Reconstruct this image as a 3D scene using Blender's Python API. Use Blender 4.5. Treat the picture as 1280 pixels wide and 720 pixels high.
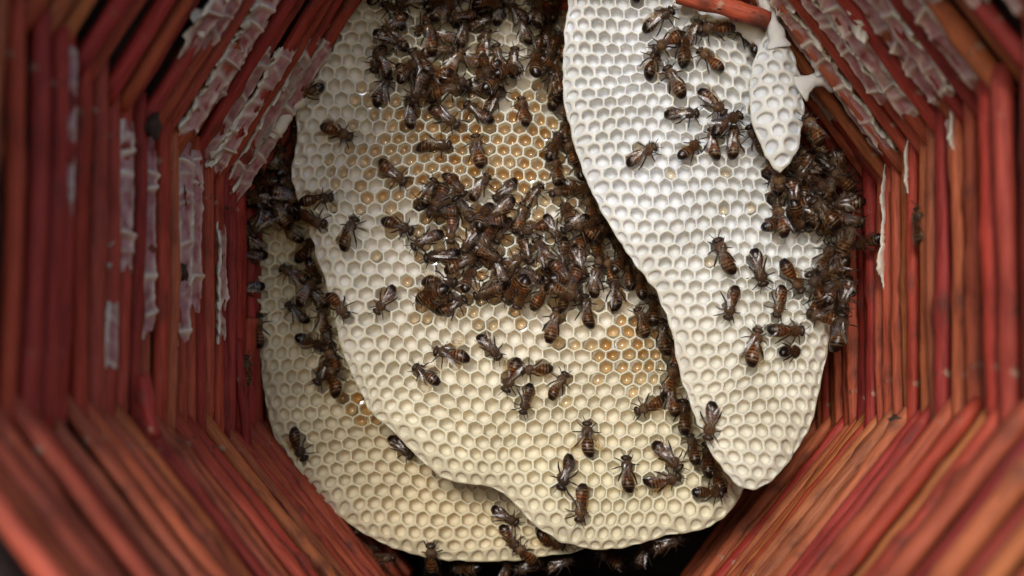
import bpy, math, random
import numpy as np
from mathutils import Vector, Matrix, noise

for o in list(bpy.data.objects): bpy.data.objects.remove(o)
SC = bpy.context.scene
COL = SC.collection
R = math.radians

# ------------------------------------------------------------------ camera
# hive frame: X right, Y along the hive axis (away from the viewer), Z up; the
# opened end of the hive is tipped up towards the sky by TILT.
TILT_DEG = 12.0
TILT = Matrix.Rotation(R(-TILT_DEG), 4, 'X')
F = 1385.0                                   # focal length in pixels of a 1280 wide frame
PITCH = math.atan(200 / F); YAW = math.atan(53 * math.cos(PITCH) / F)
CAMROT = Matrix.Rotation(YAW, 4, 'Z') @ Matrix.Rotation(PITCH + math.pi / 2, 4, 'X')
cam = bpy.data.cameras.new('camera'); camo = bpy.data.objects.new('camera', cam)
COL.objects.link(camo); SC.camera = camo
cam.sensor_width = 36; cam.lens = 36 * F / 1280
cam.clip_start = 0.005; cam.clip_end = 50
cam.dof.use_dof = True; cam.dof.focus_distance = 0.352; cam.dof.aperture_fstop = 8.0
camo.matrix_world = TILT @ CAMROT

# ------------------------------------------------------------------ light
SUN_DIR_HIVE = Vector((-0.15, -1.0, 0.33)).normalized()      # towards the light
sd = (TILT.to_3x3() @ SUN_DIR_HIVE).normalized()
w = bpy.data.worlds.new('World'); SC.world = w; w.use_nodes = True
nt = w.node_tree; nt.nodes.clear()
out = nt.nodes.new('ShaderNodeOutputWorld'); bg = nt.nodes.new('ShaderNodeBackground')
sky = nt.nodes.new('ShaderNodeTexSky'); sky.sky_type = 'NISHITA'; sky.sun_disc = False
sky.sun_elevation = math.asin(sd.z); sky.sun_rotation = math.atan2(sd.x, sd.y)
sky.air_density = 1.0; sky.dust_density = 1.0
bg.inputs['Strength'].default_value = 0.15
nt.links.new(sky.outputs[0], bg.inputs['Color']); nt.links.new(bg.outputs[0], out.inputs['Surface'])
sl = bpy.data.lights.new('sun', 'SUN'); sl.energy = 2.0; sl.angle = R(16); sl.color = (1.0, 0.97, 0.92)
so = bpy.data.objects.new('sun', sl); COL.objects.link(so)
so.rotation_euler = sd.to_track_quat('Z', 'Y').to_euler()
SC.view_settings.view_transform = 'Standard'; SC.view_settings.look = 'None'
SC.view_settings.exposure = 0.08; SC.view_settings.gamma = 1.0

# ------------------------------------------------------------------ helpers
CR = CAMROT.to_3x3()
def ray(px, py):
    return CR @ Vector(((px - 640) / F, (360 - py) / F, -1.0))
def at(px, py, Y):
    d = ray(px, py); return d * (Y / d.y)
def fbm(x, y, z=0.0, o=3):
    return noise.fractal(Vector((x, y, z)), 1.0, 2.0, o)

def step(a, b_, x):
    t = min(1, max(0, (x - a) / (b_ - a))); return t * t * (3 - 2 * t)

def mesh(name, verts, faces, mats=(), smooth=True, midx=None):
    me = bpy.data.meshes.new(name)
    me.from_pydata([tuple(v) for v in verts], [], faces)
    for m in mats: me.materials.append(m)
    if smooth: me.polygons.foreach_set('use_smooth', [True] * len(me.polygons))
    if midx is not None: me.polygons.foreach_set('material_index', midx)
    me.update(); return me
def attr(me, name, vals):
    a = me.attributes.new(name, 'FLOAT', 'POINT'); a.data.foreach_set('value', list(vals))
def obj(name, me, parent=None, M=None):
    o = bpy.data.objects.new(name, me); COL.objects.link(o)
    if parent is not None:
        o.parent = parent
        if M is not None: o.matrix_local = M
    else:
        o.matrix_world = TILT @ (M if M is not None else Matrix())
    return o
def tag(o, label, cat, group=None):
    o['label'] = label; o['category'] = cat
    if group: o['group'] = group

# ------------------------------------------------------------------ materials
def newmat(name):
    m = bpy.data.materials.new(name); m.use_nodes = True
    t = m.node_tree; b = t.nodes['Principled BSDF']; return m, t, b
def N(t, typ, **kw):
    n = t.nodes.new(typ)
    for k, v in kw.items(): setattr(n, k, v)
    return n
def L(t, a, b): t.links.new(a, b)
def ramp(t, stops):
    r = N(t, 'ShaderNodeValToRGB'); e = r.color_ramp.elements
    e[0].position, e[0].color = stops[0][0], (*stops[0][1], 1)
    e[1].position, e[1].color = stops[-1][0], (*stops[-1][1], 1)
    for p, c in stops[1:-1]:
        x = e.new(p); x.color = (*c, 1)
    return r
def mixc(t, fac, a, b, mode='MIX'):
    m = N(t, 'ShaderNodeMix', data_type='RGBA', blend_type=mode)
    for s, v in ((m.inputs[0], fac), (m.inputs[6], a), (m.inputs[7], b)):
        if hasattr(v, 'is_output'): L(t, v, s)
        elif isinstance(v, (int, float)): s.default_value = v
        else: s.default_value = (*v, 1)
    return m.outputs[2]
def attrn(t, name):
    return N(t, 'ShaderNodeAttribute', attribute_name=name).outputs['Fac']
def tex_noise(t, scale, detail=4, rough=0.6, vec=None):
    n = N(t, 'ShaderNodeTexNoise'); n.inputs['Scale'].default_value = scale
    n.inputs['Detail'].default_value = detail; n.inputs['Roughness'].default_value = rough
    if vec is not None: L(t, vec, n.inputs['Vector'])
    return n.outputs['Fac']
def objco(t): return N(t, 'ShaderNodeTexCoord').outputs['Object']
def bump(t, b, h, strength, dist):
    n = N(t, 'ShaderNodeBump'); n.inputs['Strength'].default_value = strength
    n.inputs['Distance'].default_value = dist
    L(t, h, n.inputs['Height']); L(t, n.outputs[0], b.inputs['Normal'])
def mathn(t, op, a, b=None, clamp=False):
    m = N(t, 'ShaderNodeMath', operation=op, use_clamp=clamp)
    for s, v in zip(m.inputs, (a, b)):
        if v is None: continue
        if hasattr(v, 'is_output'): L(t, v, s)
        else: s.default_value = v
    return m.outputs[0]

def mat_wax(name, rim, floor, cream, sss=0.6):
    m, t, b = newmat(name)
    co = objco(t)
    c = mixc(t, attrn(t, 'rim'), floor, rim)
    c = mixc(t, attrn(t, 'cream'), c, cream)  # cream: partly the wax's own tone, partly warm bounce light painted in
    n1 = tex_noise(t, 60, 3, 0.6, co)
    c = mixc(t, 1.0, c, ramp_out(t, n1, (0.35, (0.86, 0.85, 0.82)), (0.65, (1, 1, 1))), 'MULTIPLY')
    n2 = tex_noise(t, 900, 3, 0.6, co)
    L(t, c, b.inputs['Base Color'])
    b.inputs['Roughness'].default_value = 0.52
    b.inputs['Specular IOR Level'].default_value = 0.35
    b.inputs['Subsurface Weight'].default_value = sss
    b.inputs['Subsurface Radius'].default_value = (1.0, 0.75, 0.45)
    b.inputs['Subsurface Scale'].default_value = 0.0020
    bump(t, b, n2, 0.35, 0.0004)
    return m
def ramp_out(t, v, *stops):
    r = ramp(t, list(stops)); L(t, v, r.inputs[0]); return r.outputs[0]

M_WAXR = mat_wax('wax_white', (0.80, 0.80, 0.77), (0.77, 0.785, 0.81), (0.76, 0.68, 0.48))  # bluish floor: cool skylight put into the wax colour
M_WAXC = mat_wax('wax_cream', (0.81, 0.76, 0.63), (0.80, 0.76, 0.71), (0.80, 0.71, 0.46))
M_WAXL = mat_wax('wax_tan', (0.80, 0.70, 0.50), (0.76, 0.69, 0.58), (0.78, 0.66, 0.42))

def mat_remnant():
    m, t, b = newmat('wax_remnant')
    co = objco(t)
    n = tex_noise(t, 250, 4, 0.6, co)
    thin = mixc(t, ramp_out(t, n, (0.35, (0, 0, 0)), (0.6, (1, 1, 1))), (0.24, 0.035, 0.038), (0.44, 0.20, 0.21))
    c = mixc(t, attrn(t, 'rim'), thin, (0.82, 0.76, 0.61))
    d = tex_noise(t, 90, 3, 0.6, co)
    c = mixc(t, ramp_out(t, d, (0.55, (0, 0, 0)), (0.75, (1, 1, 1))), c, (0.36, 0.30, 0.24))
    L(t, c, b.inputs['Base Color']); b.inputs['Roughness'].default_value = 0.4
    bump(t, b, n, 0.4, 0.0006); return m
M_REM = mat_remnant()

def mat_stick():
    m, t, b = newmat('red_stick_bark')
    oi = N(t, 'ShaderNodeObjectInfo').outputs['Random']
    co = objco(t)
    base = N(t, 'ShaderNodeObjectInfo')
    mp = N(t, 'ShaderNodeMapping'); mp.inputs['Scale'].default_value = (14, 130, 130); L(t, co, mp.inputs['Vector'])
    streak = tex_noise(t, 1.6, 5, 0.65, mp.outputs[0])
    c = mixc(t, 1.0, base.outputs['Color'], ramp_out(t, streak, (0.26, (0.50, 0.46, 0.46)), (0.46, (0.95, 0.95, 0.95)), (0.75, (1.14, 1.2, 1.22))), 'MULTIPLY')
    mp3 = N(t, 'ShaderNodeMapping'); mp3.inputs['Scale'].default_value = (90, 1500, 1500); L(t, co, mp3.inputs['Vector'])
    grain = tex_noise(t, 1.0, 5, 0.7, mp3.outputs[0])
    c = mixc(t, 1.0, c, ramp_out(t, grain, (0.32, (0.50, 0.46, 0.46)), (0.5, (0.96, 0.96, 0.96)), (0.72, (1.22, 1.32, 1.36))), 'MULTIPLY')
    pn = tex_noise(t, 55, 4, 0.65, co)
    c = mixc(t, ramp_out(t, pn, (0.58, (0, 0, 0)), (0.70, (0.85, 0.85, 0.85))), c, (0.10, 0.040, 0.026))
    # lenticels and flecks
    vo = N(t, 'ShaderNodeTexVoronoi'); vo.inputs['Scale'].default_value = 300
    mp2 = N(t, 'ShaderNodeMapping'); mp2.inputs['Scale'].default_value = (0.55, 1, 1); L(t, co, mp2.inputs['Vector']); L(t, mp2.outputs[0], vo.inputs['Vector'])
    fl = ramp_out(t, vo.outputs['Distance'], (0.07, (1, 1, 1)), (0.15, (0, 0, 0)))
    fm = mathn(t, 'MULTIPLY', fl, mathn(t, 'GREATER_THAN', tex_noise(t, 130, 2, 0.5, co), 0.50))
    c = mixc(t, mathn(t, 'MULTIPLY', fm, 0.8), c, (0.035, 0.015, 0.012))
    dirt = tex_noise(t, 120, 5, 0.7, co)
    c = mixc(t, ramp_out(t, dirt, (0.64, (0, 0, 0)), (0.72, (0.7, 0.7, 0.7))), c, (0.45, 0.33, 0.22))
    c = mixc(t, attrn(t, 'knot'), c, (0.09, 0.028, 0.018))
    L(t, c, b.inputs['Base Color'])
    b.inputs['Specular IOR Level'].default_value = 0.2
    r = ramp_out(t, pn, (0.3, (0.42, 0.42, 0.42)), (0.7, (0.65, 0.65, 0.65))); L(t, r, b.inputs['Roughness'])
    h = mathn(t, 'ADD', mathn(t, 'ADD', streak, mathn(t, 'MULTIPLY', grain, 0.5)), mathn(t, 'MULTIPLY', fm, 0.6))
    bump(t, b, h, 0.55, 0.0008)
    return m
M_STICK = mat_stick()

def mat_daub():
    m, t, b = newmat('dark_daub')
    co = objco(t); n = tex_noise(t, 70, 6, 0.7, co)
    L(t, ramp_out(t, n, (0.3, (0.018, 0.011, 0.008)), (0.6, (0.045, 0.028, 0.020)), (0.8, (0.10, 0.075, 0.058))), b.inputs['Base Color'])
    b.inputs['Roughness'].default_value = 0.8
    bump(t, b, tex_noise(t, 300, 5, 0.7, co), 0.8, 0.002); return m
M_DAUB = mat_daub()
def mat_prop():
    m, t, b = newmat('propolis')
    co = objco(t); n = tex_noise(t, 420, 6, 0.7, co)
    L(t, ramp_out(t, n, (0.3, (0.022, 0.012, 0.008)), (0.55, (0.060, 0.034, 0.022)), (0.8, (0.15, 0.10, 0.075))), b.inputs['Base Color'])
    b.inputs['Roughness'].default_value = 0.6
    bump(t, b, n, 0.9, 0.002); return m
M_PROP = mat_prop()

def mat_honey():
    m, t, b = newmat('honey'); t.nodes.remove(b)
    o = t.nodes['Material Output']
    tr = N(t, 'ShaderNodeBsdfTransparent'); tr.inputs[0].default_value = (0.62, 0.33, 0.10, 1)
    oi = N(t, 'ShaderNodeObjectInfo').outputs['Random']
    #L(t, ramp_out(t, oi, (0.0, (0.86, 0.72, 0.50)), (0.35, (0.74, 0.50, 0.22)), (0.6, (0.90, 0.80, 0.62)), (0.8, (0.80, 0.60, 0.34)), (1.0, (0.93, 0.86, 0.74))), tr.inputs[0])
    L(t, N(t, 'ShaderNodeObjectInfo').outputs['Color'], tr.inputs[0])
    gl = N(t, 'ShaderNodeBsdfGlossy'); gl.inputs['Roughness'].default_value = 0.04
    fr = N(t, 'ShaderNodeFresnel'); fr.inputs['IOR'].default_value = 1.5
    mx = N(t, 'ShaderNodeMixShader'); L(t, mathn(t, 'MULTIPLY', fr.outputs[0], 1.6, True), mx.inputs[0])
    L(t, tr.outputs[0], mx.inputs[1]); L(t, gl.outputs[0], mx.inputs[2]); L(t, mx.outputs[0], o.inputs['Surface'])
    return m
M_HONEY = mat_honey()

def mat_bee():
    m, t, b = newmat('bee_body')
    oi = N(t, 'ShaderNodeObjectInfo').outputs['Random']
    co = objco(t)
    nz = tex_noise(t, 1800, 3, 0.6, co)
    amb = mathn(t, 'MULTIPLY', attrn(t, 'amber'), ramp_out(t, oi, (0.1, (0.35, 0.35, 0.35)), (0.7, (1, 1, 1))))
    c = mixc(t, amb, (0.014, 0.0070, 0.0045), (0.37, 0.115, 0.020))
    c = mixc(t, attrn(t, 'band'), c, (0.30, 0.215, 0.13))
    oi2 = mathn(t, 'FRACT', mathn(t, 'MULTIPLY', oi, 17.3))
    fz = mixc(t, oi, (0.085, 0.045, 0.022), (0.17, 0.090, 0.036))
    c = mixc(t, attrn(t, 'fuzz'), c, fz)
    c = mixc(t, 1.0, c, ramp_out(t, nz, (0.3, (0.55, 0.55, 0.55)), (0.7, (1.3, 1.3, 1.3))), 'MULTIPLY')
    c = mixc(t, 1.0, c, ramp_out(t, oi2, (0.0, (0.42, 0.40, 0.40)), (0.5, (0.8, 0.8, 0.8)), (1.0, (1.1, 1.08, 1.05))), 'MULTIPLY')
    L(t, c, b.inputs['Base Color'])
    L(t, ramp_out(t, attrn(t, 'fuzz'), (0.0, (0.24, 0.24, 0.24)), (1.0, (0.75, 0.75, 0.75))), b.inputs['Roughness'])
    bump(t, b, nz, 0.5, 0.0002)
    return m
M_BEE = mat_bee()
def mat_plain(name, col, rough, spec=0.5):
    m, t, b = newmat(name)
    n = tex_noise(t, 1500, 2, 0.5, objco(t))
    L(t, mixc(t, n, tuple(x * 0.7 for x in col), tuple(x * 1.3 for x in col)), b.inputs['Base Color'])
    b.inputs['Roughness'].default_value = rough; b.inputs['Specular IOR Level'].default_value = spec; return m
M_EYE = mat_plain('bee_eye', (0.008, 0.006, 0.005), 0.15)
M_LEG = mat_plain('bee_leg', (0.022, 0.011, 0.007), 0.45)

def mat_wing():
    m, t, b = newmat('bee_wing')
    o = t.nodes['Material Output']
    co = objco(t)
    vo = N(t, 'ShaderNodeTexVoronoi', feature='DISTANCE_TO_EDGE'); vo.inputs['Scale'].default_value = 620
    mp = N(t, 'ShaderNodeMapping'); mp.inputs['Scale'].default_value = (0.5, 1, 0.2); L(t, co, mp.inputs['Vector']); L(t, mp.outputs[0], vo.inputs['Vector'])
    vein = ramp_out(t, vo.outputs['Distance'], (0.03, (1, 1, 1)), (0.07, (0, 0, 0)))
    b.inputs['Base Color'].default_value = (0.10, 0.055, 0.03, 1); b.inputs['Roughness'].default_value = 0.22
    b.inputs['Specular IOR Level'].default_value = 0.8
    tr = N(t, 'ShaderNodeBsdfTransparent'); tr.inputs[0].default_value = (0.93, 0.86, 0.76, 1)
    mx = N(t, 'ShaderNodeMixShader')
    L(t, mathn(t, 'ADD', 0.055, mathn(t, 'MULTIPLY', vein, 0.30)), mx.inputs[0])
    L(t, tr.outputs[0], mx.inputs[1]); L(t, b.outputs[0], mx.inputs[2])
    gl = N(t, 'ShaderNodeBsdfGlossy'); gl.inputs['Roughness'].default_value = 0.17; gl.inputs['Color'].default_value = (0.9, 0.92, 1, 1)
    fr = N(t, 'ShaderNodeFresnel'); fr.inputs['IOR'].default_value = 1.7
    mx2 = N(t, 'ShaderNodeMixShader'); L(t, mathn(t, 'MULTIPLY', fr.outputs[0], 0.15, True), mx2.inputs[0])
    L(t, mx.outputs[0], mx2.inputs[1]); L(t, gl.outputs[0], mx2.inputs[2]); L(t, mx2.outputs[0], o.inputs['Surface'])
    h = N(t, 'ShaderNodeBump'); h.inputs['Strength'].default_value = 0.25; h.inputs['Distance'].default_value = 0.0002
    L(t, tex_noise(t, 700, 2, 0.5, co), h.inputs['Height']); L(t, h.outputs[0], gl.inputs['Normal']); L(t, h.outputs[0], b.inputs['Normal'])
    return m
M_WING = mat_wing()

# ------------------------------------------------------------------ the hive of stacked sticks
D0 = 0.36
OCT_PX = [(1075, 522), (1075, 240), (905, 4), (455, -10), (305, 240), (305, 530), (470, 735), (904, 735)]
octv = [at(x, y, D0) for x, y in OCT_PX]
octv = [Vector((v.x, v.z)) for v in octv]
def offset_poly(P, d):
    n = len(P); outp = []
    ctr = sum(P, Vector((0, 0))) / n
    lines = []
    for i in range(n):
        a, b_ = P[i], P[(i + 1) % n]; e = (b_ - a).normalized(); nn = Vector((e.y, -e.x))
        if nn.dot(a - ctr) < 0: nn = -nn
        lines.append((a + nn * d, e))
    for i in range(n):
        p, e = lines[i - 1]; q, f = lines[i]
        den = e.x * f.y - e.y * f.x
        s = ((q.x - p.x) * f.y - (q.y - p.y) * f.x) / den
        outp.append(p + e * s)
    return outp
SIDE_POLY = offset_poly(octv, 0.0026)
hive = bpy.data.objects.new('stick_hive', None); COL.objects.link(hive)
hive.empty_display_size = 0.02
HB = Matrix.Translation((SIDE_POLY[6].x * 0.5 + SIDE_POLY[7].x * 0.5, 0.30, SIDE_POLY[6].y - 0.006))
hive.matrix_world = TILT @ HB
tag(hive, 'eight-sided hive of stacked red-brown sticks seen into its open end', 'beehive')
HBI = HB.inverted()
def hive_part(name, me):           # mesh written in hive coordinates
    return obj(name, me, hive, HBI)

rs = random.Random(7)
STICKS = {}
def add_stick(p0, p1, r, key=None, seed=0):
    """a bent twig of slightly changing girth between two points of the hive frame"""
    rr = random.Random(seed)
    ax = p1 - p0; ln = ax.length; ax.normalize()
    up = Vector((0, 1, 0)) if abs(ax.y) < 0.9 else Vector((1, 0, 0))
    s1 = ax.cross(up).normalized(); s2 = ax.cross(s1).normalized()
    n = 22; k = 10
    b1 = rr.uniform(-1, 1) * 0.0006; b2 = rr.uniform(-1, 1) * 0.0007; ph = rr.uniform(0, 6)
    tap = rr.uniform(-0.12, 0.12)
    nodes = [rr.uniform(0.1, 0.9) for _ in range(rr.choice((1, 2, 2, 3, 4)))]
    nang = [rr.uniform(0, 6.28) for _ in nodes]
    V, Fc, kn = [], [], []
    for i in range(n):
        f = i / (n - 1); f = min(max(f, 0), 1)
        cx = b1 * math.sin(f * math.pi) + 0.0002 * math.sin(f * 7 + ph); cy = b2 * math.sin(f * math.pi * 1.5 + ph) * 0.6
        rad = r * (1 + tap * (f - 0.5) * 2 + 0.025 * math.sin(f * 19 + ph))
        for j in range(k):
            a = j * 2 * math.pi / k
            q = rad * (1 + 0.04 * math.sin(3 * a + ph + f * 5)); kk = 0.0
            for nf, na in zip(nodes, nang):
                dd = (f - nf) * ln / 0.0026
                g = math.exp(-dd * dd)
                q += r * 0.13 * g
                da = math.cos(a - na)
                if da > 0.5: q += r * 0.30 * g * da; kk = max(kk, g * (da - 0.5) * 1.6)
            V.append((f * ln, cx + q * math.cos(a), cy + q * math.sin(a))); kn.append(min(1, kk))
    for i in range(n - 1):
        for j in range(k):
            a, b_ = i * k + j, i * k + (j + 1) % k
            Fc.append((a, b_, b_ + k, a + k))
    V.append((-0.0006, 0, 0)); V.append((ln + 0.0006, 0, 0)); kn += [0.8, 0.8]
    for j in range(k):
        Fc.append((len(V) - 2, (j + 1) % k, j)); Fc.append((len(V) - 1, (n - 1) * k + j, (n - 1) * k + (j + 1) % k))
    me = mesh('stick', V, Fc, (M_STICK,)); attr(me, 'knot', kn)
    M = Matrix((( ax.x, s1.x, s2.x, p0.x), (ax.y, s1.y, s2.y, p0.y), (ax.z, s1.z, s2.z, p0.z), (0, 0, 0, 1)))
    o = obj('stick', me, hive, HBI @ M)
    # bark colours: crimson, brick, orange-brown, plum
    sd_ = key[0] if key else 'x'
    wts = {7: (2, 3, 6, 1), 0: (2, 3, 5, 1.4), 1: (4, 3, 2, 2), 3: (4, 3, 1.5, 2), 4: (4, 4, 1.5, 2), 5: (3, 5, 2.5, 1.5)}.get(sd_, (3, 3, 3, 1))
    bc = rr.choices(((0.44, 0.054, 0.031), (0.49, 0.086, 0.042), (0.51, 0.125, 0.054), (0.40, 0.046, 0.034)), wts)[0]; br = rr.uniform(.78, 1.04)
    o.color = (bc[0] * br, bc[1] * br * rr.uniform(.85, 1.25), bc[2] * br * rr.uniform(.85, 1.2), 1)
    if key: STICKS[key] = (o, p0.copy(), p1.copy(), r, M.inverted())
    return o

PITCHY = 0.0081
Y_NEAR = 0.17
for ring in range(-11, 23):
    for side in range(8):
        Y = D0 - ring * PITCHY - (PITCHY / 2 if side % 2 else 0.0) + rs.uniform(-0.0010, 0.0010)
        a, b_ = SIDE_POLY[side], SIDE_POLY[(side + 1) % 8]
        e = (b_ - a).normalized(); nn = Vector((e.y, -e.x))
        rad = rs.uniform(0.0018, 0.0024)
        sh = nn * rs.uniform(-0.0015, 0.0015)
        if (side == 6 and ring < -1) or (side == 2 and ring > 6): continue  # near ceiling sticks left out: unseen opening added to let daylight in
        ctr = (octv[0] + octv[4]) / 2
        if nn.dot(a - ctr) < 0: sh = -sh
        a2 = a + sh - e * rs.uniform(0.002, 0.0065); b2 = b_ + sh + e * rs.uniform(0.002, 0.0065)
        sk = rs.uniform(-0.0011, 0.0011)
        add_stick(Vector((a2.x, Y + sk, a2.y)), Vector((b2.x, Y - sk, b2.y)), rad, (side, ring), seed=ring * 31 + side)
# a few slipped and split pieces the photo shows
add_stick(at(848, -6, 0.331), at(962, 24, 0.327), 0.0026, ('x', 0), 901)
add_stick(at(311, 398, 0.372), at(306, 520, 0.378), 0.0027, ('x', 2), 903)
add_stick(at(296, 425, 0.356), at(308, 560, 0.356), 0.0016, ('x', 3), 904)
add_stick(at(1118, 240, 0.331), at(1138, 532, 0.331), 0.0017, ('x', 4), 905)
add_stick(at(180, 470, 0.262), at(196, 545, 0.262), 0.0016, ('x', 5), 906)

# dark daub that closes the gaps behind the sticks, and the closed far end
IN = offset_poly(octv, 0.0072); OUT = offset_poly(octv, 0.016)
V, Fc = [], []
ys = [Y_NEAR + i * 0.004 for i in range(int((0.472 - Y_NEAR) / 0.004) + 1)]
SUB = 14
def loop_pts(P):
    q = []
    for i in range(8):
        for j in range(SUB): q.append(P[i].lerp(P[(i + 1) % 8], j / SUB))
    return q
li, lo = loop_pts(IN), loop_pts(OUT); n = len(li); c0 = (octv[0] + octv[4]) / 2
for y in ys:
    for p in li:
        d = (p - c0).normalized() * (0.0022 * fbm(p.x * 120, p.y * 120, y * 120))
        V.append((p.x + d.x, y, p.y + d.y))
m_in = len(ys)
for i in range(m_in - 1):
    for j in range(n):
        a, b_ = i * n + j, i * n + (j + 1) % n
        if not (2 * SUB <= j < 3 * SUB and ys[i] < 0.298): Fc.append((a, a + n, b_ + n, b_))  # unseen roof slot, added so light reaches the combs
V.append((c0.x, ys[-1] + 0.002, c0.y)); ci = len(V) - 1
for j in range(n): Fc.append(((m_in - 1) * n + j, ci, (m_in - 1) * n + (j + 1) % n))
b0 = len(V); yo = ys[:-1] + [ys[-1] + 0.012]
for y in yo:
    for p in lo: V.append((p.x, y, p.y))
for i in range(m_in - 1):
    for j in range(n):
        if 2 * SUB <= j < 3 * SUB and ys[i] < 0.298: continue
        k = (j + 1) % n; q = b0 + i * n; Fc.append((q + j, q + k, q + n + k, q + n + j))
for j in range(n):
    k = (j + 1) % n; i0 = next(i for i in range(m_in) if ys[i] >= 0.298) if 2 * SUB <= j < 3 * SUB else 0
    q = i0 * n; Fc.append((q + j, q + k, b0 + q + k, b0 + q + j))
for i in range(m_in - 1):
    if ys[i] < 0.298:
        for j in (2 * SUB, 3 * SUB): q = i * n + j; Fc.append((q, q + n, b0 + q + n, b0 + q))
V.append((c0.x, ys[-1] + 0.012, c0.y)); q = b0 + (m_in - 1) * n
for j in range(n): Fc.append((q + j, q + (j + 1) % n, len(V) - 1))
hive_part('daub_lining', mesh('daub_lining', V, Fc, (M_DAUB,)))

def lump(name, p, r, mat, seed, sq=(1, 1, 1)):
    import bmesh
    bm = bmesh.new(); bmesh.ops.create_icosphere(bm, subdivisions=3, radius=1.0)
    for v in bm.verts:
        q = 1 + 0.45 * fbm(v.co.x * 1.3 + seed, v.co.y * 1.3, v.co.z * 1.3) + 0.12 * fbm(v.co.x * 5 + seed, v.co.y * 5, v.co.z * 5)
        v.co = Vector((v.co.x * sq[0], v.co.y * sq[1], v.co.z * sq[2])) * q * r
    me = bpy.data.meshes.new(name); bm.to_mesh(me); bm.free(); me.materials.append(mat)
    me.polygons.foreach_set('use_smooth', [True] * len(me.polygons))
    return obj(name, me, hive, HBI @ Matrix.Translation(p))
for i, (x, y, Y, r, sx, sz) in enumerate([
        (228, 340, 0.303, .0022, .9, 1.2), (192, 158, 0.272, .0022, .8, 1.6), (70, 560, 0.226, .0030, 1, 1.6), (112, 590, 0.237, .0026, 1.2, 1.2),
        (35, 640, 0.217, .0034, 1.3, 1.5), (1265, 640, 0.233, .0030, .7, 1.8), (1262, 690, 0.224, .0036, 1, 1),
        (277, 262, 0.344, .0018, 1.3, .8), (1120, 525, 0.315, .0016, 1.3, .8), (160, 560, 0.262, .0018, 1, 1.6),
        (1192, 530, 0.288, .0016, 1.4, .8), (1225, 560, 0.268, .0016, .8, 1.6)]):
    lump('propolis_lump', at(x, y, Y), r, M_PROP, i * 3.7, (sx, 1, sz))

# leftovers of cut comb along the sticks: thin wax with rows of broken cell walls
def wax_ridge(side, ring, t0, t1, width=2.2, h=0.0022, seed=0, drip=0.0):
    ring = round(ring * 1.4815)
    while (side, ring) not in STICKS: ring += 1
    o_, p0, p1, r, MI_ = STICKS[(side, ring)]
    ax = p1 - p0; ln = ax.length; ax = ax / ln
    mid = (p0 + p1) / 2
    inw = Vector((c0.x - mid.x, 0, c0.y - mid.z)); inw -= ax * inw.dot(ax); inw.normalize()
    tow = inw.cross(ax).normalized()
    if tow.y > 0: tow = -tow                     # towards the open end
    nu = max(8, int((t1 - t0) * ln / 0.00035)); nv = 20
    V, rim, mask = [], [], []
    a0, a1 = -0.5, width                         # angle round the stick: 0 inward, + towards the viewer
    rw = random.Random(int(seed * 1000))
    walls, sx_ = [], t0 * ln - 0.004             # broken cell walls at uneven distances
    while sx_ < t1 * ln + 0.004:
        walls.append((sx_, rw.choice((0.0, 0.3, 0.6, 1.1)), rw.uniform(-0.0022, 0.0022), rw.uniform(0.0005, 0.0012))); sx_ += rw.uniform(0.0026, 0.0070)
    for i in range(nu):
        f = t0 + (t1 - t0) * i / (nu - 1); s = f * ln
        lo_g = 0.20 + 0.14 * fbm(s * 120, seed * 7.7); hi_g = 0.80 + 0.13 * fbm(s * 170 + 5, seed * 3.1)
        endf = min(1, min(i, nu - 1 - i) / 14.0)
        amp = 0.55 + 0.6 * fbm(s * 90, seed * 2.3)
        for j in range(nv):
            g = j / (nv - 1); a = a0 + (a1 - a0) * g
            wall = max(w_[1] * math.exp(-((s - w_[0] - w_[2] * (g - .5) * 2) / w_[3]) ** 2) for w_ in walls)
            wall *= step(lo_g - 0.1, lo_g + 0.05, g) * (0.4 + 0.6 * g)
            nz = 0.5 + 0.5 * fbm(s * 260 + seed * 9, a * 1.3, seed)
            edge = math.exp(-((g - hi_g) / 0.085) ** 2); edge2 = math.exp(-((g - lo_g) / 0.09) ** 2)
            ht = 0.0002 + 1.9 * h * (0.5 * wall + edge * (0.45 + 0.7 * nz) + 0.25 * edge2 * nz) * endf * max(0.15, amp)
            ht += (0.0012 + drip) * 1.6 * edge * max(0, fbm(s * 190, seed * 5.3) - .05) * endf
            q = (r * 1.03 + ht)
            p = p0 + ax * s + inw * (q * math.cos(a)) + tow * (q * math.sin(a))
            p += Vector((0, 0, -1)) * (0.75 * ht * edge) + ax * (0.0007 * fbm(s * 500, a * 2, seed + 2) * edge)
            V.append(p); rim.append(min(1, wall * 0.9 + edge * 1.2 + 0.8 * edge2 * nz + 0.2 * nz * nz))
            mask.append(0.95 * fbm(s * 130 + seed * 4, a * 1.2, seed * 2) + 0.5 * edge + 0.75 * endf - 1.2 * (g < lo_g - 0.12) - 1.2 * (g > hi_g + 0.14))
    Fc = []
    for i in range(nu - 1):
        for j in range(nv - 1):
            k = i * nv + j; q4 = (k, k + 1, k + nv + 1, k + nv)
            if sum(mask[x] for x in q4) / 4 > 0.25: Fc.append(q4)
    used = sorted({x for f in Fc for x in f}); mp = {x: y for y, x in enumerate(used)}
    if not used: return
    me = mesh('wax_ridge', [V[x] for x in used], [tuple(mp[x] for x in f) for f in Fc], (M_REM,))
    attr(me, 'rim', [rim[x] for x in used])
    obj('wax_ridge', me, o_, MI_)
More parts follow.
